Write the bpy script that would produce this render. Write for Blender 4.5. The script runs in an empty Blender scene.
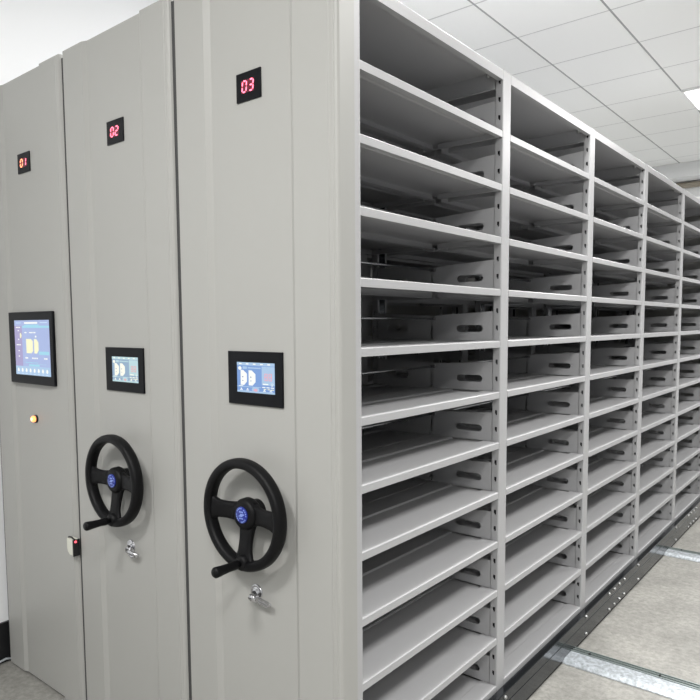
import bpy, bmesh, math
from mathutils import Matrix, Vector
from math import pi, sin, cos

C = bpy.context.scene.collection
sc = bpy.context.scene

# ------------------------------------------------------------------ camera
yaw, pitch, roll = .6816, -.0768, -.0062
c_, s_ = cos(yaw), sin(yaw)
fw = Vector((-s_*cos(pitch), c_*cos(pitch), sin(pitch)))
rt = Vector((c_, s_, 0)); up = rt.cross(fw)
r2 = cos(roll)*rt + sin(roll)*up
u2 = -sin(roll)*rt + cos(roll)*up
cam = bpy.data.objects.new('camera', bpy.data.cameras.new('camera')); C.objects.link(cam)
M = Matrix.Identity(4)
for i in range(3):
    M[i][0] = r2[i]; M[i][1] = u2[i]; M[i][2] = -fw[i]
M[0][3], M[1][3], M[2][3] = 1.0953, -1.3934, 1.5349
cam.matrix_world = M
cam.data.sensor_width = 36; cam.data.sensor_fit = 'HORIZONTAL'
cam.data.lens = 657.3/700*36
cam.data.shift_y = 25/700
cam.data.clip_start = .02
sc.camera = cam

# ------------------------------------------------------------------ world, exposure
w = bpy.data.worlds.new('world'); sc.world = w; w.use_nodes = True
w.node_tree.nodes['Background'].inputs[0].default_value = (.9, .95, 1, 1)
w.node_tree.nodes['Background'].inputs[1].default_value = .35
sc.view_settings.view_transform = 'Standard'
sc.view_settings.look = 'None'
sc.view_settings.gamma = 1
sc.view_settings.use_curve_mapping = False
sc.view_settings.exposure = 0.1
LAMP_W = 76.0            # watts of each 60 cm ceiling panel
LAMP_COL = (1.0, .99, .975)

# ------------------------------------------------------------------ materials
def mat(name, col, rough=.5, metal=0, emit=None, es=0, spec=.5, bump=None, mottled=None, coat=0):
    m = bpy.data.materials.new(name); m.use_nodes = True
    nt = m.node_tree; b = nt.nodes['Principled BSDF']
    b.inputs['Base Color'].default_value = (*col, 1)
    b.inputs['Roughness'].default_value = rough
    b.inputs['Metallic'].default_value = metal
    b.inputs['Specular IOR Level'].default_value = spec
    b.inputs['Coat Weight'].default_value = coat
    if emit:
        b.inputs['Emission Color'].default_value = (*emit, 1)
        b.inputs['Emission Strength'].default_value = es
    tc = nt.nodes.new('ShaderNodeTexCoord')
    if mottled:
        scale, col2, detail = mottled
        n = nt.nodes.new('ShaderNodeTexNoise'); n.inputs['Scale'].default_value = scale; n.inputs['Detail'].default_value = detail
        nt.links.new(tc.outputs['Object'], n.inputs['Vector'])
        r = nt.nodes.new('ShaderNodeValToRGB')
        r.color_ramp.elements[0].position = .35; r.color_ramp.elements[1].position = .65
        r.color_ramp.elements[0].color = (*col, 1); r.color_ramp.elements[1].color = (*col2, 1)
        nt.links.new(n.outputs['Fac'], r.inputs[0]); nt.links.new(r.outputs[0], b.inputs['Base Color'])
    if bump:
        scale, st = bump
        n = nt.nodes.new('ShaderNodeTexNoise'); n.inputs['Scale'].default_value = scale; n.inputs['Detail'].default_value = 3
        nt.links.new(tc.outputs['Object'], n.inputs['Vector'])
        bp = nt.nodes.new('ShaderNodeBump'); bp.inputs['Strength'].default_value = st; bp.inputs['Distance'].default_value = .002
        nt.links.new(n.outputs['Fac'], bp.inputs['Height']); nt.links.new(bp.outputs[0], b.inputs['Normal'])
    return m

PAINT = mat('grey_white_powder_coat', (.350, .348, .330), .45, bump=(900, .05))
SHELFP = mat('pale_grey_shelf_enamel', (.395, .395, .402), .38, bump=(700, .04))
CHROME = mat('chrome', (.75, .76, .78), .18, 1)
LOCKM = mat('satin_metal', (.62, .62, .64), .25, 1)
BRK = mat('bracket_steel', (.25, .25, .25), .5, .5)
BLACKP = mat('black_plastic', (.010, .010, .011), .42, spec=.4)
WHEELP = mat('black_wheel_plastic', (.004, .004, .0045), .45, spec=.16, bump=(1200, .2))
BEZEL = mat('black_bezel', (.004, .0045, .006), .35, spec=.12)
DARKST = mat('dark_steel', (.045, .049, .055), .17, .8, bump=(30, .06))
GALV = mat('galvanised_steel', (.36, .39, .41), .36, .5, mottled=(70, (.62, .66, .70), 8))
RAILD = mat('track_steel', (.33, .37, .36), .4, .8)
SEAL = mat('grey_rubber', (.045, .045, .045), .7)
CLIP_GAP_BLACK = mat('black_clip_and_gap_shade', (.008, .008, .008), .8)  # black of the rail clips and of the painted shade under the beams
BOLT = mat('zinc_bolt', (.42, .42, .42), .35, 1)
FRAMEW = mat('white_lamp_frame', (.9, .9, .9), .4)
GREYW = mat('grey_low_bounce_wall', (.33, .34, .35), .8)  # unseen walls made grey to cut bounce light into the shelves
WALL = mat('white_wall_paint', (.80, .81, .82), .7, bump=(40, .05))
BEIGE = mat('beige_conduit', (.36, .32, .26), .6)
DIFF = mat('lit_diffuser', (.9, .9, .9), .5, emit=(1, 1, 1), es=4)
LEDR = mat('led_red', (.1, .0, .01), .4, emit=(1, .16, .24), es=3.6)
LEDO = mat('led_orange_red', (.3, .05, .02), .4, emit=(1, .30, .14), es=3.2)
LEDBACK = mat('led_window', (.06, .0, .008), .3, emit=(.45, 0, .06), es=.12)
EMB = mat('emblem_blue', (.006, .018, .22), .35)
EMBW = mat('emblem_pale_blue', (.22, .30, .62), .4)
CREAM = mat('cream_plastic', (.62, .62, .54), .4)
GLOW = mat('orange_lamp', (.8, .2, .05), .3, emit=(1, .30, .10), es=2.2)
GLOWC = mat('orange_lamp_core', (.8, .6, .3), .3, emit=(1, .75, .40), es=2.5)
REDDOT = mat('red_led', (.6, .02, .03), .3, emit=(1, .12, .16), es=1.6)
def em(name, col, s=1.0): return mat(name, (.01, .01, .01), .3, emit=col, es=s)
S_BLUE = em('screen_blue', (.16, .30, .62)); S_LIGHT = em('screen_light_blue', (.36, .52, .72)); S_PALE = em('screen_pale', (.52, .66, .84))
S_WHITE = em('screen_white', (.86, .88, .85)); S_PINK = em('screen_pink', (.70, .38, .48)); S_DARK = em('screen_dark_blue', (.08, .16, .36))
S_LAV = em('screen_lavender', (.34, .42, .68)); S_TEAL = em('screen_teal', (.30, .60, .74)); S_CREAM = em('screen_cream', (.86, .84, .55)); S_VIO = em('screen_violet', (.34, .30, .52))
S2_BG = em('screen_grey_blue', (.24, .36, .50)); S2_L = em('screen_pale_teal', (.44, .62, .66)); S2_P = em('screen_salmon', (.66, .40, .42)); S2_W = em('screen_ivory', (.88, .88, .76))

def floor_mat():
    m = bpy.data.materials.new('worn_concrete'); m.use_nodes = True
    nt = m.node_tree; b = nt.nodes['Principled BSDF']; b.inputs['Roughness'].default_value = .55
    tc = nt.nodes.new('ShaderNodeTexCoord')
    def noise(s, d, rr=.6):
        n = nt.nodes.new('ShaderNodeTexNoise'); n.inputs['Scale'].default_value = s; n.inputs['Detail'].default_value = d; n.inputs['Roughness'].default_value = rr
        nt.links.new(tc.outputs['Object'], n.inputs['Vector']); return n
    def ramp(n, p0, c0, p1, c1):
        r = nt.nodes.new('ShaderNodeValToRGB'); e = r.color_ramp.elements
        e[0].position = p0; e[0].color = (*c0, 1); e[1].position = p1; e[1].color = (*c1, 1)
        nt.links.new(n.outputs['Fac'], r.inputs[0]); return r
    a = ramp(noise(3.2, 8), .36, (.25, .245, .225), .64, (.365, .356, .328))
    d = ramp(noise(38, 8, .75), .34, (.62, .62, .62), .60, (1, 1, 1))
    e = ramp(noise(9, 5), .60, (1, 1, 1), .74, (.80, .80, .79))
    def mul(x, y):
        k = nt.nodes.new('ShaderNodeMix'); k.data_type = 'RGBA'; k.blend_type = 'MULTIPLY'; k.inputs[0].default_value = 1
        nt.links.new(x, k.inputs[6]); nt.links.new(y, k.inputs[7]); return k.outputs[2]
    nt.links.new(mul(mul(a.outputs[0], d.outputs[0]), e.outputs[0]), b.inputs['Base Color'])
    bp = nt.nodes.new('ShaderNodeBump'); bp.inputs['Strength'].default_value = .25; bp.inputs['Distance'].default_value = .003
    nt.links.new(noise(60, 6).outputs['Fac'], bp.inputs['Height']); nt.links.new(bp.outputs[0], b.inputs['Normal'])
    return m
FLOOR = floor_mat()

def ceil_mat():
    m = bpy.data.materials.new('ceiling_tiles'); m.use_nodes = True
    nt = m.node_tree; b = nt.nodes['Principled BSDF']; b.inputs['Roughness'].default_value = .8
    tc = nt.nodes.new('ShaderNodeTexCoord'); sp = nt.nodes.new('ShaderNodeSeparateXYZ'); nt.links.new(tc.outputs['Object'], sp.inputs[0])
    def line(sock, off, pitch, half):
        def mth(op, a, v=None):
            n = nt.nodes.new('ShaderNodeMath'); n.operation = op
            nt.links.new(a, n.inputs[0])
            if v is not None: n.inputs[1].default_value = v
            return n.outputs[0]
        a = mth('SUBTRACT', sock, off); a = mth('DIVIDE', a, pitch); a = mth('ADD', a, 100.5); a = mth('FRACT', a)
        a = mth('SUBTRACT', a, .5); a = mth('ABSOLUTE', a); return mth('LESS_THAN', a, half/pitch)
    lx = line(sp.outputs[0], -.29, .606, .0065)
    ly = line(sp.outputs[1], 4.056, .5985, .006)
    base = (.96, .97, .965, 1)
    k = nt.nodes.new('ShaderNodeMix'); k.data_type = 'RGBA'; nt.links.new(ly, k.inputs[0]); k.inputs[6].default_value = base; k.inputs[7].default_value = (.62, .63, .63, 1)
    k2 = nt.nodes.new('ShaderNodeMix'); k2.data_type = 'RGBA'; nt.links.new(lx, k2.inputs[0]); nt.links.new(k.outputs[2], k2.inputs[6]); k2.inputs[7].default_value = (.36, .37, .37, 1)
    nt.links.new(k2.outputs[2], b.inputs['Base Color'])
    return m
CEIL = ceil_mat()

# ------------------------------------------------------------------ mesh helpers
class MB:
    """collects faces with material slots; build() links ONE mesh object"""
    def __init__(s): s.bm = bmesh.new(); s.mats = []
    def mi(s, m):
        if m not in s.mats: s.mats.append(m)
        return s.mats.index(m)
    def box(s, a, b, m, bev=0):
        r = bmesh.ops.create_cube(s.bm, size=1)
        v = r['verts']
        sz = [abs(b[i]-a[i]) for i in range(3)]; ce = [(a[i]+b[i])/2 for i in range(3)]
        for q in v: q.co = Vector((q.co.x*sz[0]+ce[0], q.co.y*sz[1]+ce[1], q.co.z*sz[2]+ce[2]))
        fs = {f for q in v for f in q.link_faces}; k = s.mi(m)
        for f in fs: f.material_index = k
        if bev:
            es = list({e for f in fs for e in f.edges})
            r = bmesh.ops.bevel(s.bm, geom=es, offset=bev, segments=2, profile=.5, affect='EDGES')
            for f in r['faces']: f.material_index = k; f.smooth = True
    def prism(s, poly, axis, lo, hi, m, holes=(), smooth=False):
        """extrude a 2D outline (with holes) along an axis; poly coords are the two other axes in xyz order"""
        def P(p, t):
            q = [p[0], p[1]]; q.insert(axis, t); return Vector(q)
        k = s.mi(m)
        loops = [list(poly)]+[list(h) for h in holes]
        capsets = []
        for t in (lo, hi):
            allv = []; edges = []
            for L in loops:
                vs = [s.bm.verts.new(P(p, t)) for p in L]; allv.append(vs)
                edges += [s.bm.edges.new((vs[i], vs[(i+1) % len(vs)])) for i in range(len(vs))]
            if len(loops) == 1: fs = [s.bm.faces.new(allv[0])]
            else:
                g = bmesh.ops.triangle_fill(s.bm, use_beauty=True, use_dissolve=False, edges=edges)['geom']
                fs = [f for f in g if isinstance(f, bmesh.types.BMFace)]
            for f in fs: f.material_index = k
            capsets.append(allv)
        for A, B in zip(*capsets):
            n = len(A)
            for i in range(n):
                f = s.bm.faces.new((A[i], A[(i+1) % n], B[(i+1) % n], B[i])); f.material_index = k; f.smooth = smooth
    def lathe(s, prof, o, m, axis=1, seg=40, smooth=True, half=None):
        """prof: (radius, height along axis) ; revolved about the axis through o"""
        k = s.mi(m); rings = []
        for r, h in prof:
            ring = []
            if r < 1e-6:
                q = [0, 0]; q.insert(axis, h); ring = [s.bm.verts.new(Vector(q)+Vector(o))]
            else:
                for i in range(seg):
                    a = 2*pi*i/seg; q = [r*cos(a), r*sin(a)]; q.insert(axis, h); ring.append(s.bm.verts.new(Vector(q)+Vector(o)))
            rings.append(ring)
        for A, B in zip(rings, rings[1:]):
            for i in range(seg):
                j = (i+1) % seg
                if len(A) == 1 and len(B) == 1: continue
                if len(A) == 1: f = s.bm.faces.new((A[0], B[i], B[j]))
                elif len(B) == 1: f = s.bm.faces.new((A[i], A[j], B[0]))
                else: f = s.bm.faces.new((A[i], A[j], B[j], B[i]))
                f.material_index = k; f.smooth = smooth
    def tube(s, pts, rad, m, seg=14, cap=True):
        k = s.mi(m); rings = []; pts = [Vector(p) for p in pts]
        rads = rad if isinstance(rad, (list, tuple)) else [rad]*len(pts)
        for i, p in enumerate(pts):
            d = (pts[min(i+1, len(pts)-1)]-pts[max(i-1, 0)]).normalized()
            a = d.orthogonal().normalized() if i == 0 else (a - d*a.dot(d)).normalized()
            b = d.cross(a)
            rings.append([s.bm.verts.new(p+(a*cos(2*pi*t/seg)+b*sin(2*pi*t/seg))*rads[i]) for t in range(seg)])
        for A, B in zip(rings, rings[1:]):
            for i in range(seg):
                j = (i+1) % seg; f = s.bm.faces.new((A[i], A[j], B[j], B[i])); f.material_index = k; f.smooth = True
        if cap:
            for r in (rings[0], rings[-1]):
                f = s.bm.faces.new(r); f.material_index = k
    def quad(s, pts, m):
        f = s.bm.faces.new([s.bm.verts.new(p) for p in pts]); f.material_index = s.mi(m)
    def mesh(s, name):
        bmesh.ops.recalc_face_normals(s.bm, faces=s.bm.faces[:])
        me = bpy.data.meshes.new(name); s.bm.to_mesh(me); s.bm.free()
        for m in s.mats: me.materials.append(m)
        return me
    def build(s, name, parent=None, loc=(0, 0, 0), **kw):
        return link(name, s.mesh(name), parent, loc, **kw)

def link(name, me, parent=None, loc=(0, 0, 0), **kw):
    o = bpy.data.objects.new(name, me); C.objects.link(o); o.location = loc
    if parent: o.parent = parent
    for k, v in kw.items(): o[k] = v
    return o
def empty(name, loc, **kw): return link(name, None, None, loc, **kw)

# ------------------------------------------------------------------ the room
XL, XR, YF, YB, ZC = -1.985, 4.9, -4.6, 7.36, 3.44
def room_box(name, a, b, m):
    k = MB(); k.box(a, b, m); k.build(name, kind='structure')
room_box('floor', (XL-.2, YF-.2, -.12), (XR+.2, YB+.8, 0), FLOOR)
room_box('ceiling', (XL-.2, YF-.2, ZC), (XR+.2, YB+.8, ZC+.1), CEIL)
room_box('wall_left', (XL-.15, YF-.2, 0), (XL, YB+.6, ZC), WALL)
room_box('wall_right', (XR, YF-.2, 0), (XR+.15, YB+.6, ZC), GREYW)
room_box('wall_front', (XL, YF-.15, 0), (XR, YF, ZC), GREYW)
room_box('wall_back', (XL, YB+.35, 0), (XR, YB+.5, ZC), WALL)
room_box('trim_1', (XL, YB, ZC-.17), (XR, YB+.35, ZC), WALL)              # soffit above the far wall
room_box('baseboard_left', (XL, YF, 0), (XL+.014, YB, .185), BLACKP)
k = MB(); k.tube([(XL, YB+.30, 3.225), (XR, YB+.30, 3.225)], .035, BEIGE)
k.build('wall_conduit', label='beige conduit running along the top of the far wall under the soffit', category='pipe')
k = MB(); k.tube([(-1.962, -.40, .006), (-1.952, -.30, .006), (-1.957, -.2, .012), (-1.9545, -.14, .022), (-1.9555, -.11, .012), (-1.957, -.02, .006)], .005, GALV)
k.build('cable', label='thin pale cable lying on the floor along the black baseboard', category='cable')

# ceiling lamps: 60 cm panels in the tile grid
lamp_desc = [
    (.015, -2.227, 'square ceiling light panel behind the camera, in line with the shelf fronts'),
    (.015, 1.364, 'square ceiling light panel overhead, straight above the nearest bays of open shelves'),
    (.015, 4.955, 'lit square ceiling panel cut by the right edge of the photo, past the shelf tops'),
    (1.833, -2.227, 'square ceiling light panel behind the camera, over the middle of the open floor'),
    (1.833, 1.364, 'square ceiling light panel over the open floor beside the nearest bays'),
    (1.833, 4.955, 'square ceiling light panel over the open floor beside the far bays'),
        (3.045, -3.424, 'added square ceiling light panel, unseen, farthest behind the camera')]  # fill lamp added out of view to brighten the shelf dividers
def lamp(cx, cy, desc):
    t = empty('ceiling_light', (cx, cy, ZC-.02), label=desc,
              category='ceiling light', group='ceiling light panels')
    f = MB(); a = .300
    f.prism([(-a, -a), (a, -a), (a, a), (-a, a)], 2, 0, .0195, FRAMEW, holes=[[(-.285, -.285), (.285, -.285), (.285, .285), (-.285, .285)]])
    f.build('lamp_frame', t)
    d = MB(); d.box((-.285, -.285, .008), (.285, .285, .016), DIFF); d.build('lamp_diffuser', t)
    L = bpy.data.lights.new('ceiling_lamp', 'AREA'); L.shape = 'SQUARE'; L.size = .56; L.energy = LAMP_W; L.color = LAMP_COL
    o = bpy.data.objects.new('lamp_light', L); C.objects.link(o); o.parent = t; o.location = (0, 0, -.004)
for q in lamp_desc: lamp(*q)

# floor tracks, running across under the units
def track(y0, y1, label):
    t = empty('floor_rail', (.0, (y0+y1)/2, 0), label=label, category='rail', group='floor rails')
    yc = (y0+y1)/2; h = .022; r0 = XL+.05; r1 = XR-.1
    k = MB()     # broad galvanised skirt with a sloped near side
    k.prism([(y0-yc, 0), (y0-yc, .004), (y0-yc+.012, h), (.012, h), (.012, .0)], 0, r0, r1, GALV); k.build('skirt_plate', t)
    k = MB(); k.prism([(.013, 0), (.013, h+.004), (.019, h+.004), (.019, h-.012), (.036, h-.012), (.036, h+.002), (.041, h+.002), (.041, h-.010), (.058, h-.010), (.058, h), (.063, h), (.070, 0)], 0, r0, r1, RAILD)
    k.build('track_channel', t)
    for x in (.11, .41, .95, 1.6):
        k = MB(); k.box((x, .0195, h-.0115), (x+.006, .0355, h+.006), CLIP_GAP_BLACK); k.build('joint_clip', t)
track(1.43, 1.60, 'galvanised floor rail nearest the camera, crossing the concrete at bottom right')
track(3.20, 3.35, 'farther galvanised floor rail, emerging from under the shelving at the right edge')

# ------------------------------------------------------------------ shelving
W, S, PW, Z12 = .9, .1888, .0645, .15
NB = 5
SH = [Z12+S*(11-i) for i in range(12)]       # tops of the shelves, 0 = highest
TOP0, TOP1 = 2.403, 2.438
BX = -.59                                     # rear face of a unit (front face is x = 0)
PC = -.2825                                   # centre line of the end panel
OFF = -PC

def shelf_mesh():
    k = MB()
    prof = [(0, -.0245), (0, -.003), (-.003, 0), (-.064, 0), (-.069, -.005), (-.196, -.005), (-.201, 0), (-.2915, 0), (-.2945, -.003),
            (-.2945, -.0245), (-.281, -.0245), (-.281, -.023), (-.2930, -.023), (-.2930, -.004), (-.2910, -.002), (-.2020, -.002), (-.197, -.007), (-.068, -.007), (-.063, -.002),
            (-.0035, -.002), (-.0015, -.0035), (-.0015, -.0230), (-.018, -.0230), (-.018, -.0245)]
    y0, y1 = .001, W-PW-.001
    # front strip fits between the posts, the rest widens behind them
    k.prism(prof, 1, y0, y1, SHELFP)
    # shallow end brackets that show under the shelf
    for a, b in ((y0, y0+.012), (y1-.012, y1)):
        k.box((-.262, a, -.024), (-.02, b, -.0055), SHELFP)
    return k.mesh('shelf')
SHELF = shelf_mesh()
def mirror(me, name):
    m2 = me.copy(); m2.name = name
    for v in m2.vertices: v.co.x = BX-v.co.x
    m2.flip_normals(); return m2
SHELFR = mirror(SHELF, 'shelf_rear')

def stadium(x0, x1, z0, z1, n=7):
    r = (z1-z0)/2; zc = (z0+z1)/2; P = []
    for i in range(n+1): a = -pi/2+pi*i/n; P.append((x1-r+r*cos(a), zc+r*sin(a)))
    for i in range(n+1): a = pi/2+pi*i/n; P.append((x0+r+r*cos(a), zc+r*sin(a)))
    return P
def divider_mesh():
    """a pair of low side plates with long slots, one on each side of a post; y = 0 is the far side of the post"""
    k = MB()
    k.box((BX+.0306, -PW+.0013, .0005), (-.0306, -.0013, .0018), SHELFP)      # added web between the two plates, blocks light leaking through
    for y0, y1, sg in ((-PW, -PW+.0012, -1), (-.0012, 0, 1)):
        k.prism([(-.0305, .0005), (-.0305, .109), (-.290, .095), (-.290, .0005)], 1, y0, y1, SHELFP, holes=[stadium(-.183, -.072, .032, .058)])
        k.prism([(BX+.0305, .0005), (BX+.0305, .109), (-.300, .095), (-.300, .0005)], 1, y0, y1, SHELFP, holes=[stadium(-.513, -.405, .032, .058)])
        ya, yb = (y0+.0012, y0+.004) if sg < 0 else (y1-.004, y1-.0012)
        k.box((-.305, ya, .060), (-.285, yb, .093), SHELFP)          # joint plate at mid depth
        ya, yb = (y0-.008, y0) if sg < 0 else (y1, y1+.008)
        k.box((-.300, ya, .078), (-.293, yb, .090), BRK); k.box((-.284, ya, .078), (-.278, yb, .090), BRK)
    return k.mesh('divider')
DIVIDER = divider_mesh()
k = MB(); k.tube([(-.289, .001, 0), (-.289, W-PW-.001, 0)], .0045, CHROME, 10); ROD = k.mesh('rod')

def upright_mesh():
    """post: front face, slotted inner sides (real holes), hollow inside"""
    k = MB(); z0, z1, D = .03, 2.436, .030
    k.mi(SHELFP)
    r = .004
    # front face with rounded shoulders, open channel towards the back
    k.prism([(-D, 0), (-D, .0012), (-D+.008, .0012)][:0] or [(-.0012, r), (0, r), (0, PW-r), (-.0012, PW-r)], 2, z0, z1, SHELFP)
    for sgn, yb in ((1, 0), (-1, PW)):
        pts = [(0, yb+sgn*r), (-r*.3, yb+sgn*r*.3), (-r, yb), (-r-.0012, yb+sgn*.0012), (-r*.6, yb+sgn*r*.6), (-.0012, yb+sgn*r)]
        k.prism(pts, 2, z0, z1, SHELFP)
        ya, yb2 = (yb, yb+.0012) if sgn > 0 else (yb-.0012, yb)
        xs = (-D, -.0195, -.0105, -r)
        k.box((xs[0], ya, z0), (xs[1], yb2, z1), SHELFP)
        k.box((xs[2], ya, z0), (xs[3], yb2, z1), SHELFP)
        zz = []
        for s0 in SH+[SH[0]+S]:
            for d in (-.016, .047, .110): zz.append(s0+d)
        zz = sorted(z for z in zz if z0+.02 < z < z1-.02)
        prev = z0
        for z in zz:
            k.box((xs[1], ya, prev), (xs[2], yb2, z-.009), SHELFP); prev = z+.009
            # narrow tail of the keyhole: half-covered by a tongue
            k.box((xs[1], ya, z-.009), (xs[1]+.003, yb2, z-.004), SHELFP)
        k.box((xs[1], ya, prev), (xs[2], yb2, z1), SHELFP)
        k.box((-D, min(ya, ya+sgn*.010), z0), (-D+.0012, max(yb2, yb2+sgn*.010), z1), SHELFP)
    k.box((-D+.001, .012, z0), (-D+.002, PW-.012, z1), DARKST)          # stiffener inside the channel
    return k.mesh('upright')
UPRIGHT = upright_mesh(); UPRIGHTR = mirror(UPRIGHT, 'upright_rear')

def top_mesh():
    k = MB(); h = TOP1-TOP0
    prof = [(0, -h), (0, -.003), (-.003, 0), (BX+.003, 0), (BX, -.003), (BX, -h), (BX+.02, -h), (BX+.02, -h+.0015), (BX+.0015, -h+.0015), (BX+.0015, -.003),
            (-.0015, -.003), (-.0015, -h+.0015), (-.02, -h+.0015), (-.02, -h)]
    k.prism(prof, 1, .0005, W-PW-.0005, SHELFP)
    k.box((BX, W-PW-.0005, -.0018), (0, W+.0005, -.0002), SHELFP)          # strip over the post heads
    for y in (.001, W-PW-.0025):                                      # side flanges under the top
        k.box((BX+.031, y, -.062), (-.031, y+.0015, -.0015), SHELFP)
        k.box((BX+.05, y if y < .1 else y-.010, -.0635), (-.05, y+.0115 if y < .1 else y+.0015, -.062), SHELFP)
    return k.mesh('top_panel')
TOPM = top_mesh()
k = MB(); k.lathe([(.009, 0), (.009, -.012), (.0055, -.020), (0, -.022)], (0, 0, 0), BOLT, 2, 12); TBOLT = k.mesh('corner_bolt')
k = MB(); k.lathe([(.0075, 0), (.0075, .004), (.005, .0075), (0, .0085)], (0, 0, 0), BOLT, 0, 12); BBOLT = k.mesh('bolt')

# end panel: outline in plan (x, y) around the unit centre line, extruded upwards
def panel_mesh():
    k = MB(); L, R = -.605-PC, .035-PC
    f, rc = -.128, -.119
    P = [(L, -.060), (L, f+.004), (L+.003, f), (-.188, f), (-.166, rc), (.150, rc), (.166, f),
         (R-.030, f), (R-.0285, f+.0015), (R-.0265, f+.0015), (R-.025, f), (R-.016, f), (R-.0145, f+.0015), (R-.0125, f+.0015), (R-.011, f), (R-.008, f),
         (R-.003, f+.003), (R, f+.009), (R, -.062), (R-.002, -.060)]
    k.prism(P, 2, .012, 2.53, PAINT)
    return k.mesh('end_panel')
PANEL = panel_mesh()

def wheel_mesh():
    k = MB(); R = .1455; Y = -.175; k.mi(WHEELP)
    # rim
    seg, ns = 72, 16; rings = []
    for i in range(seg):
        a = 2*pi*i/seg; ring = []
        for j in range(ns):
            t = 2*pi*j/ns; ct, st = cos(t), sin(t)
            dr = .0148*(abs(ct)**.75)*(1 if ct > 0 else -1); dy = .0195*(abs(st)**.75)*(1 if st > 0 else -1)
            ring.append(k.bm.verts.new(((R+dr)*cos(a), Y+dy, (R+dr)*sin(a))))
        rings.append(ring)
    for i in range(seg):
        A, B = rings[i], rings[(i+1) % seg]
        for j in range(ns):
            f = k.bm.faces.new((A[j], A[(j+1) % ns], B[(j+1) % ns], B[j])); f.smooth = True
    # three spokes: left, right, down; broad with flared ends
    for ang in (pi, 0, -pi/2):
        d = Vector((cos(ang), 0, sin(ang))); n = Vector((-sin(ang), 0, cos(ang)))
        st = [(.020, .036, -.156, .013), (.045, .027, -.160, .011), (.075, .0245, -.166, .009), (.105, .026, -.171, .009), (.125, .033, -.174, .010), (.138, .046, -.175, .010)]
        prev = None
        for r, hw, yy, th in st:
            ring = []
            for j in range(12):
                t = 2*pi*(j+.5)/12; ct, s2 = cos(t), sin(t)
                a = hw*(abs(ct)**.5)*(1 if ct > 0 else -1); b = th*(abs(s2)**.6)*(1 if s2 > 0 else -1)
                ring.append(k.bm.verts.new(d*r+n*a+Vector((0, yy+b, 0))))
            if prev:
                for j in range(12):
                    f = k.bm.faces.new((prev[j], prev[(j+1) % 12], ring[(j+1) % 12], ring[j])); f.smooth = True
            else: k.bm.faces.new(ring)
            prev = ring
        k.bm.faces.new(prev)
    # hub and shaft collar
    k.lathe([(.034, -.117), (.034, -.135), (.030, -.140), (.041, -.143), (.045, -.150), (.0445, -.170), (.040, -.178), (.030, -.1805), (0, -.1805)], (0, 0, 0), WHEELP, 1, 40)
    # boss of the crank handle
    k.lathe([(.023, -.165), (.023, -.190), (.018, -.197), (0, -.197)], (.003, 0, -.135), WHEELP, 1, 24)
    return k.mesh('handwheel')
WHEEL = wheel_mesh()
k = MB()
k.lathe([(0, -.195), (.0095, -.195), (.0095, -.203), (.0125, -.206), (.0130, -.214), (.0120, -.232), (.0134, -.258), (.0152, -.277), (.0147, -.283), (.011, -.287), (0, -.2875)], (.003, 0, -.135), WHEELP, 1, 24)
CRANK = k.mesh('crank_handle')
def emblem_mesh():
    k = MB(); y = -.1835
    k.lathe([(.0235, -.180), (.0235, y+.0006), (.0225, y), (0, y)], (0, 0, 0), EMB, 1, 40)
    def bar(x0, x1, z0, z1, sh=0, m=EMBW):
        k.prism([(x0, z0), (x1, z0), (x1+sh, z1), (x0+sh, z1)], 1, y-.0005, y+.0001, m)
    n = 20
    for i in range(n):                                       # ring of small marks round the edge
        a = 2*pi*i/n
        if i % 5 == 4: continue
        d = Vector((cos(a), 0, sin(a))); t = Vector((-sin(a), 0, cos(a)))
        q = [d*.0175-t*.0017, d*.0175+t*.0017, d*.0212+t*.0017, d*.0212-t*.0017]
        k.prism([(v.x, v.z) for v in q], 1, y-.0005, y+.0001, EMBW)
    for i in range(3): bar(-.0080+i*.0056, -.0080+i*.0056+.0046, .0070, .0112)
    k.prism([(-.013, -.0045), (.004, -.0045), (.006, -.001), (.013, .0015), (.011, .0045), (-.003, .004), (-.005, 0)], 1, y-.0005, y+.0001, EMBW)
    bar(-.008, -.001, -.0112, -.0078); bar(.0005, .008, -.0112, -.0078)
    return k.mesh('emblem')
EMBLEM = emblem_mesh()

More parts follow.
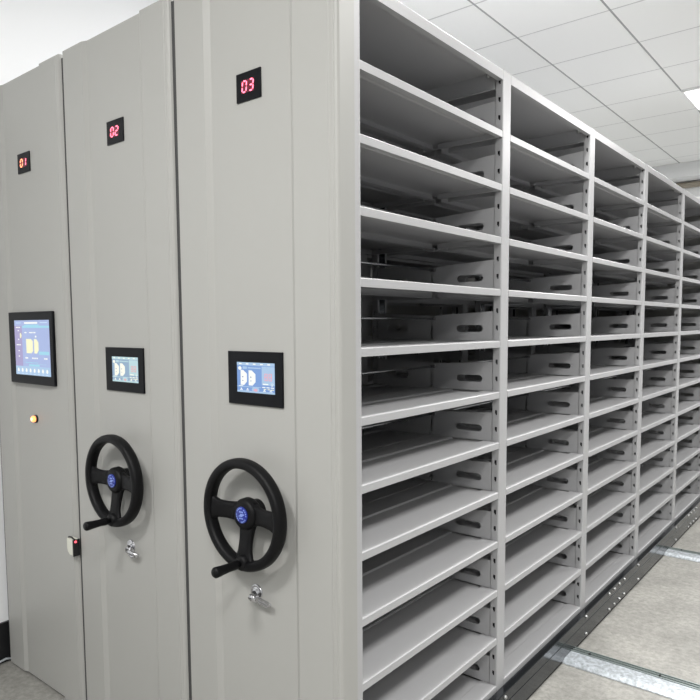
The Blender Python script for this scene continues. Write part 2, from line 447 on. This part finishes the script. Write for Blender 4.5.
def lock_parts(u, cz, flip):
    SAT = LOCKM
    k = MB(); f = -.119
    dx = .0095 if flip else -.0105
    k.lathe([(.024, f), (.024, f-.0025), (.0215, f-.0045), (.018, f-.0035), (.0125, f-.0035), (.0115, f-.010), (0, f-.010)], (dx, 0, cz), SAT, 1, 32)
    k.lathe([(.0075, f-.010), (.0075, f-.0104), (0, f-.0104)], (dx, 0, cz), BLACKP, 1, 16)
    lk = k.build('lock', u)
    k = MB()
    if flip:
        k.tube([(.016, -.140, cz-.012), (.034, -.142, cz-.008), (.056, -.142, cz-.010), (.078, -.138, cz-.014)], [.006, .008, .008, .006], SAT)
        k.tube([(.012, -.139, cz-.016), (.010, -.141, cz-.002), (.024, -.142, cz+.004), (.040, -.142, cz-.002)], .0042, SAT)
        k.tube([(.028, -.141, cz-.017), (.048, -.142, cz-.024), (.064, -.141, cz-.018)], .0045, SAT)
        k.tube([(dx, -.1285, cz-.002), (.028, -.139, cz-.008)], .006, SAT)
    else:
        k.prism([(-.014, cz-.008), (-.004, cz-.001), (.012, cz-.001), (.028, cz-.004), (.062, cz-.008), (.068, cz-.013), (.062, cz-.020), (.044, cz-.023), (.016, cz-.019), (-.010, cz-.018)], 1, -.143, -.136, SAT)
        k.prism([(.020, cz-.008), (.056, cz-.012), (.054, cz-.016), (.022, cz-.015)], 1, -.145, -.1425, BRK)
        k.lathe([(.0105, -.132), (.0105, -.146), (.008, -.149), (0, -.149)], (-.003, 0, cz-.009), SAT, 1, 20)
        k.tube([(-.012, -.140, cz-.004), (-.018, -.141, cz-.014)], .006, SAT)
        k.tube([(dx, -.1285, cz-.002), (-.003, -.139, cz-.009)], .006, SAT)
    k.build('lock_lever', lk)

SEG = {'a': (0, 1, 'h'), 'b': (1, .5, 'v'), 'c': (1, 0, 'v'), 'd': (0, 0, 'h'), 'e': (0, 0, 'v'), 'f': (0, .5, 'v'), 'g': (0, .5, 'h')}
DIG = {'0': 'abcdef', '1': 'bc', '2': 'abged', '3': 'abgcd'}
def digits(u, text, x0, x1, z0, z1, mats):
    """two seven-segment digits on a small black plate"""
    yf = -.117
    k = MB(); k.box((x0, yf-.006, z0), (x1, yf, z1), BEZEL, .0012); pl = k.build('number_display', u)
    cx, cz = (x0+x1)/2, (z0+z1)/2; w_, h_ = x1-x0, z1-z0
    k = MB(); k.box((cx-w_*.28, yf-.0066, cz-h_*.22), (cx+w_*.24, yf-.0058, cz+h_*.22), LEDBACK); k.build('display_window', pl)
    dw, dh, th = w_*.165, h_*.37, w_*.040
    for n, ch in enumerate(text):
        k = MB(); ox = cx-w_*.245+n*w_*.275; oz = cz-dh/2
        for sname in DIG[ch]:
            sx, sz, o = SEG[sname]
            if o == 'h':
                zc = oz+sz*dh; sh = (zc-oz)*.10
                q = [(ox+th*.7+sh, zc), (ox+th*1.2+sh, zc+th/2), (ox+dw-th*1.2+sh, zc+th/2), (ox+dw-th*.7+sh, zc), (ox+dw-th*1.2+sh, zc-th/2), (ox+th*1.2+sh, zc-th/2)]
            else:
                xa = ox+sx*dw; za, zb = oz+sz*dh+th*.35, oz+(sz+.5)*dh-th*.35
                s1, s2 = (za-oz)*.10, (zb-oz)*.10
                q = [(xa+s1, za), (xa+th/2+s1, za+th/2), (xa+th/2+s2, zb-th/2), (xa+s2, zb), (xa-th/2+s2, zb-th/2), (xa-th/2+s1, za+th/2)]
            k.prism(q, 1, yf-.0074, yf-.0065, mats[n])
        k.build('digit', pl)

def screen(k, x0, x1, z0, z1, y):
    def R(u0, u1, v0, v1, m, lift=1):
        k.box((x0+(x1-x0)*u0, y-.0003*lift, z0+(z1-z0)*v0), (x0+(x1-x0)*u1, y+.0001, z0+(z1-z0)*v1), m)
    def P(pts, m, lift=2):
        k.prism([(x0+(x1-x0)*u, z0+(z1-z0)*v) for u, v in pts], 1, y-.0003*lift, y+.0001, m)
    return R, P
def small_screen(u, x0, x1, z0, z1, sx0, sx1, sz0, sz1, pal, label=None):
    BG, LT, PK, WH, DK = pal; yf = -.117
    k = MB(); k.box((x0, yf-.008, z0), (x1, yf, z1), BEZEL, .0015); d = k.build('control_display', u)
    k = MB(); k.box((sx0, yf-.0085, sz0), (sx1, yf-.0075, sz1), BG)
    R, P = screen(k, sx0, sx1, sz0, sz1, yf-.0085)
    R(0, 1, .90, 1, LT); R(0, 1, 0, .06, LT)
    for i in range(5): R(.06+i*.19, .13+i*.19, .93, .97, WH, 2)
    R(.30, .64, .80, .84, LT, 2); R(.16, .27, .78, .86, LT, 2)
    R(.67, 1, .28, .88, LT, 2)
    P([(.03, .80), (.06, .74), (.10, .74), (.13, .80), (.10, .86), (.06, .86)], WH)
    P([(.10, .24), (.10, .74), (.17, .74), (.27, .62), (.27, .36), (.19, .24)], WH)
    P([(.32, .24), (.32, .74), (.40, .74), (.50, .62), (.50, .36), (.42, .24)], WH)
    for c0 in (.125, .345): R(c0+.02, c0+.05, .50, .53, DK, 3); R(c0+.02, c0+.05, .38, .40, DK, 3)
    for c0 in (.74, .85):
        R(c0, c0+.085, .42, .66, PK, 3); R(c0+.025, c0+.06, .45, .52, LT, 4); R(c0+.025, c0+.06, .56, .63, LT, 4)
    R(0, .64, .18, .20, LT, 2); R(.05, .16, .20, .22, WH, 3)
    R(.70, .84, .29, .33, WH, 3); P([(.89, .31), (.92, .36), (.95, .36), (.98, .31), (.95, .26), (.92, .26)], WH)
    for i in range(3): R(.68+i*.11, .76+i*.11, .19, .22, WH, 3); R(.72+i*.10, .78+i*.10, .13, .155, S_CREAM, 3)
    P([(.40, .10), (.42, .17), (.47, .20), (.53, .20), (.58, .17), (.60, .10), (.56, .03), (.44, .03)], LT, 3); P([(.45, .08), (.47, .14), (.54, .14), (.56, .08), (.52, .04)], PK, 4)
    for i in (.08, .25, .70, .87): R(i, i+.07, .07, .09, WH, 3); R(i+.02, i+.05, .10, .14, WH, 3)
    k.build('screen', d)

def big_screen(u, dx):
    x0, x1, z0, z1 = -1.776+dx, -1.402+dx, 1.300, 1.594; yb, y = -.117, -.139
    k = MB(); k.box((x0, y, z0), (x1, y+.012, z1), BEZEL, .003); k.box((x0+.004, y+.0115, z0+.004), (x1-.002, yb+.003, z1-.004), CHROME)
    d = k.build('touch_panel', u)
    sx0, sx1, sz0, sz1 = -1.722+dx, -1.428+dx, 1.337, 1.560
    k = MB(); k.box((sx0, y-.0006, sz0), (sx1, y+.001, sz1), S_LAV)
    R, P = screen(k, sx0, sx1, sz0, sz1, y-.0006)
    R(0, .22, .16, .90, S_VIO); R(0, 1, 0, .16, S_LIGHT); R(.24, 1, .86, .90, S_TEAL); R(.30, .72, .90, .92, S_TEAL)
    R(.30, .68, .935, .965, S_WHITE, 2); R(.05, .2, .945, .96, S_PALE, 2); R(.75, .95, .945, .96, S_PALE, 2)
    R(.70, .98, .38, .44, S_TEAL, 2); R(.30, .66, .225, .235, S_TEAL, 2); R(.40, .70, .165, .20, S_TEAL, 2); R(.62, .9, .20, .21, S_LIGHT, 2)
    P([(.34, .40), (.34, .66), (.48, .66), (.53, .62), (.53, .44), (.48, .40)], S_CREAM)
    P([(.57, .40), (.57, .66), (.63, .66), (.69, .60), (.69, .46), (.64, .40)], S_CREAM)
    for u0, u1 in ((.30, .36), (.44, .54), (.56, .62)): R(u0, u1, .765, .785, S_WHITE, 3)
    R(.60, .64, .69, .72, S_WHITE, 3)
    for u0 in (.30, .34, .50, .56, .62, .84, .89): R(u0, u0+.035, .30, .325, S_WHITE, 3)
    for v, n in ((.86, 3), (.80, 1), (.64, 1), (.54, 3), (.43, 1), (.33, 1)):
        for i in range(n): R(.05+i*.045+(.05 if n == 1 else 0), .085+i*.045+(.05 if n == 1 else 0), v, v+.02, S_WHITE, 3)
    P([(.16, .68), (.16, .76), (.19, .77), (.21, .72), (.19, .67)], S_CREAM)
    for i in range(8):
        a = .05+i*.118; P([(a, .075), (a+.02, .05), (a+.045, .05), (a+.06, .08), (a+.045, .12), (a+.015, .12)], S_WHITE); R(a, a+.06, .015, .03, S_PALE, 3)
    k.build('screen', d)

def make_unit(n, label):
    """n = 0 nearest unit (03), 1 middle (02), 2 far left (01)"""
    u = empty('mobile_shelving_unit', (PC-.665*n, 0, 0), label=label, category='shelving unit', group='mobile shelving units')
    link('end_panel', PANEL, u)
    far = MB(); far.box((-.605-PC, NB*W+.001, .012), (.035-PC, NB*W+.04, 2.53), PAINT, .004); far.build('rear_panel', u)
    k = MB(); k.box((-.6288-PC, -.119, .02), (-.6052-PC, -.072, 2.515), SEAL); k.build('rubber_seal', u)
    k = MB(); k.box((-.6288-PC, NB*W+.008, .02), (-.6052-PC, NB*W+.034, 2.50), SEAL); k.build('rubber_seal', u)
    for i in range(NB+1):
        y = i*W-PW
        y = y if i else -.0580
        link('upright', UPRIGHT, u, (OFF+.001, y, 0)); link('upright', UPRIGHTR, u, (OFF-.001, y, 0))
    for i in range(NB):
        t = link('top_panel', TOPM, u, (OFF, i*W, TOP1))
        if n == 0: link('corner_bolt', TBOLT, t, (-.052, W-PW-.016, -.0015))
    rear = MB() if n == 0 else None
    if n < 2:
        for i in range(NB):
            for j, z in enumerate(SH):
                link('shelf', SHELF, u, (OFF, i*W, z))
                if n == 0 and i < 3: link('shelf', SHELFR, u, (OFF, i*W, z))
                link('divider', DIVIDER, u, (OFF, (i+1)*W, z))
                if n == 0 and j < 7: link('back_rod', ROD, u, (OFF, i*W, z+.084))
        # remaining rear shelves of the two farthest bays as one object
        if n == 0:
            bm = bmesh.new()
            for i in (3, 4):
                for z in SH:
                    a = len(bm.verts); bm.from_mesh(SHELFR); bm.verts.ensure_lookup_table()
                    for v in bm.verts[a:]: v.co += Vector((0, i*W, z))
            me = bpy.data.meshes.new('rear_shelves'); bm.to_mesh(me); bm.free(); me.materials.append(SHELFP)
            link('rear_shelves', me, u, (OFF, 0, 0), kind='stuff')
    if n == 2:
        k = MB(); k.box((BX+OFF+.032, .012, .10), (BX+OFF+.0335, NB*W-PW, 2.40), PAINT); k.build('blocking_sheet', u)  # added sheet, blocks the bright wall from showing through the bays
    # chassis beams
    for side in (1, -1):
        k = MB(); fx = .035 if side > 0 else BX-.030
        P = [(0, .016), (0, .086), (-.0025, .0885), (0, .091), (0, .130), (-.002, .133), (-.029, .133), (-.029, .130), (-.003, .129), (-.003, .018), (-.001, .016)]
        P = [(fx+side*a, b) for a, b in P]
        k.prism(P, 1, -.058, NB*W, DARKST)
        k.box((min(fx-side*.006, fx-side*.014), -.058, .0005), (max(fx-side*.006, fx-side*.014), NB*W, .017), CLIP_GAP_BLACK)  # black strip stands in for the shade of the gap under the beam
        b = k.build('base_beam', u, (OFF, 0, 0))
        if n == 0 and side == 1:
            ys = [1.73, 2.075, 2.16, 2.245, 2.33, 2.60, 3.50, 3.87, 3.955, 4.04, 4.125, .85]
            for y in ys:
                for z in (.116, .032): link('bolt', BBOLT, b, (.035, y-.012, z))
    k = MB()
    for y in (-.03, .85, 1.75, 2.65, 3.55, 4.45): k.box((BX-.0, y, .05), (.02, y+.03, .098), DARKST)
    k.build('base_frame', u, (OFF, 0, 0))
    # front fittings
    if n < 2:
        wz = 1.003
        wh = link('handwheel', WHEEL, u, (0, 0, wz)); link('crank_handle', CRANK, wh)
        link('emblem', EMBLEM, wh, label='round blue emblem on the wheel hub')
        lock_parts(u, .758, n == 1)
    if n == 0:
        digits(u, '03', -.338-PC, -.240-PC, 2.151, 2.229, (LEDR, LEDR))
        small_screen(u, -.394-PC, -.171-PC, 1.307, 1.460, -.354-PC, -.200-PC, 1.343, 1.429, (S_BLUE, S_LIGHT, S_PINK, S_WHITE, S_DARK))
    elif n == 1:
        d = -PC+.665
        digits(u, '02', -1.002+d, -.902+d, 2.151, 2.229, (LEDR, LEDR))
        small_screen(u, -1.055+d, -.824+d, 1.307, 1.460, -1.012+d, -.854+d, 1.341, 1.428, (S2_BG, S2_L, S2_P, S2_W, S_DARK))
    else:
        d = -PC+1.33
        digits(u, '01', -1.667+d, -1.564+d, 2.151, 2.229, (LEDO, LEDR))
        big_screen(u, d)
        x, z = -1.606+d, 1.155
        k = MB(); k.lathe([(.0165, -.117), (.0165, -.124), (.0145, -.127), (.013, -.127)], (x, 0, z), BLACKP, 1, 24); b = k.build('push_button', u)
        k = MB(); k.lathe([(.0125, -.126), (.0125, -.135), (.010, -.1385), (.0065, -.139)], (x, 0, z), GLOW, 1, 24); k.lathe([(.0065, -.139), (.0065, -.1398), (0, -.1398)], (x, 0, z), GLOWC, 1, 16)
        k.build('button_lamp', b)
        x0, x1, z0, z1 = -1.330+d, -1.284+d, .655, .716
        k = MB(); k.prism([(x0, z0+.022), (x0+.004, z0+.010), (x0+.018, z0), (x1, z0), (x1, z1), (x0, z1)], 1, -.152, -.128, CREAM)
        sn = k.build('sensor', u)
        k = MB(); k.box((x1, -.155, z0-.002), (x1+.006, -.128, z1+.002), BLACKP, .001); k.tube([(x0-.002, -.140, z1-.012), (x0-.003, -.142, z1+.003), (x0+.02, -.144, z1+.006), (x1, -.146, z1+.002)], .003, BLACKP, 8); k.build('sensor_window', sn)
        k = MB(); k.lathe([(.005, 0), (.005, .0015), (0, .002)], (x1+.006, -.145, z1-.006), REDDOT, 0, 12); k.build('sensor_light', sn)
    return u
make_unit(0, 'grey-white mobile shelving unit with display 03 and rows of open shelves facing the aisle')
make_unit(1, 'middle mobile shelving unit with red display 02, small screen and black handwheel')
make_unit(2, 'leftmost shelving unit with display 01 and tall touch screen, no handwheel')
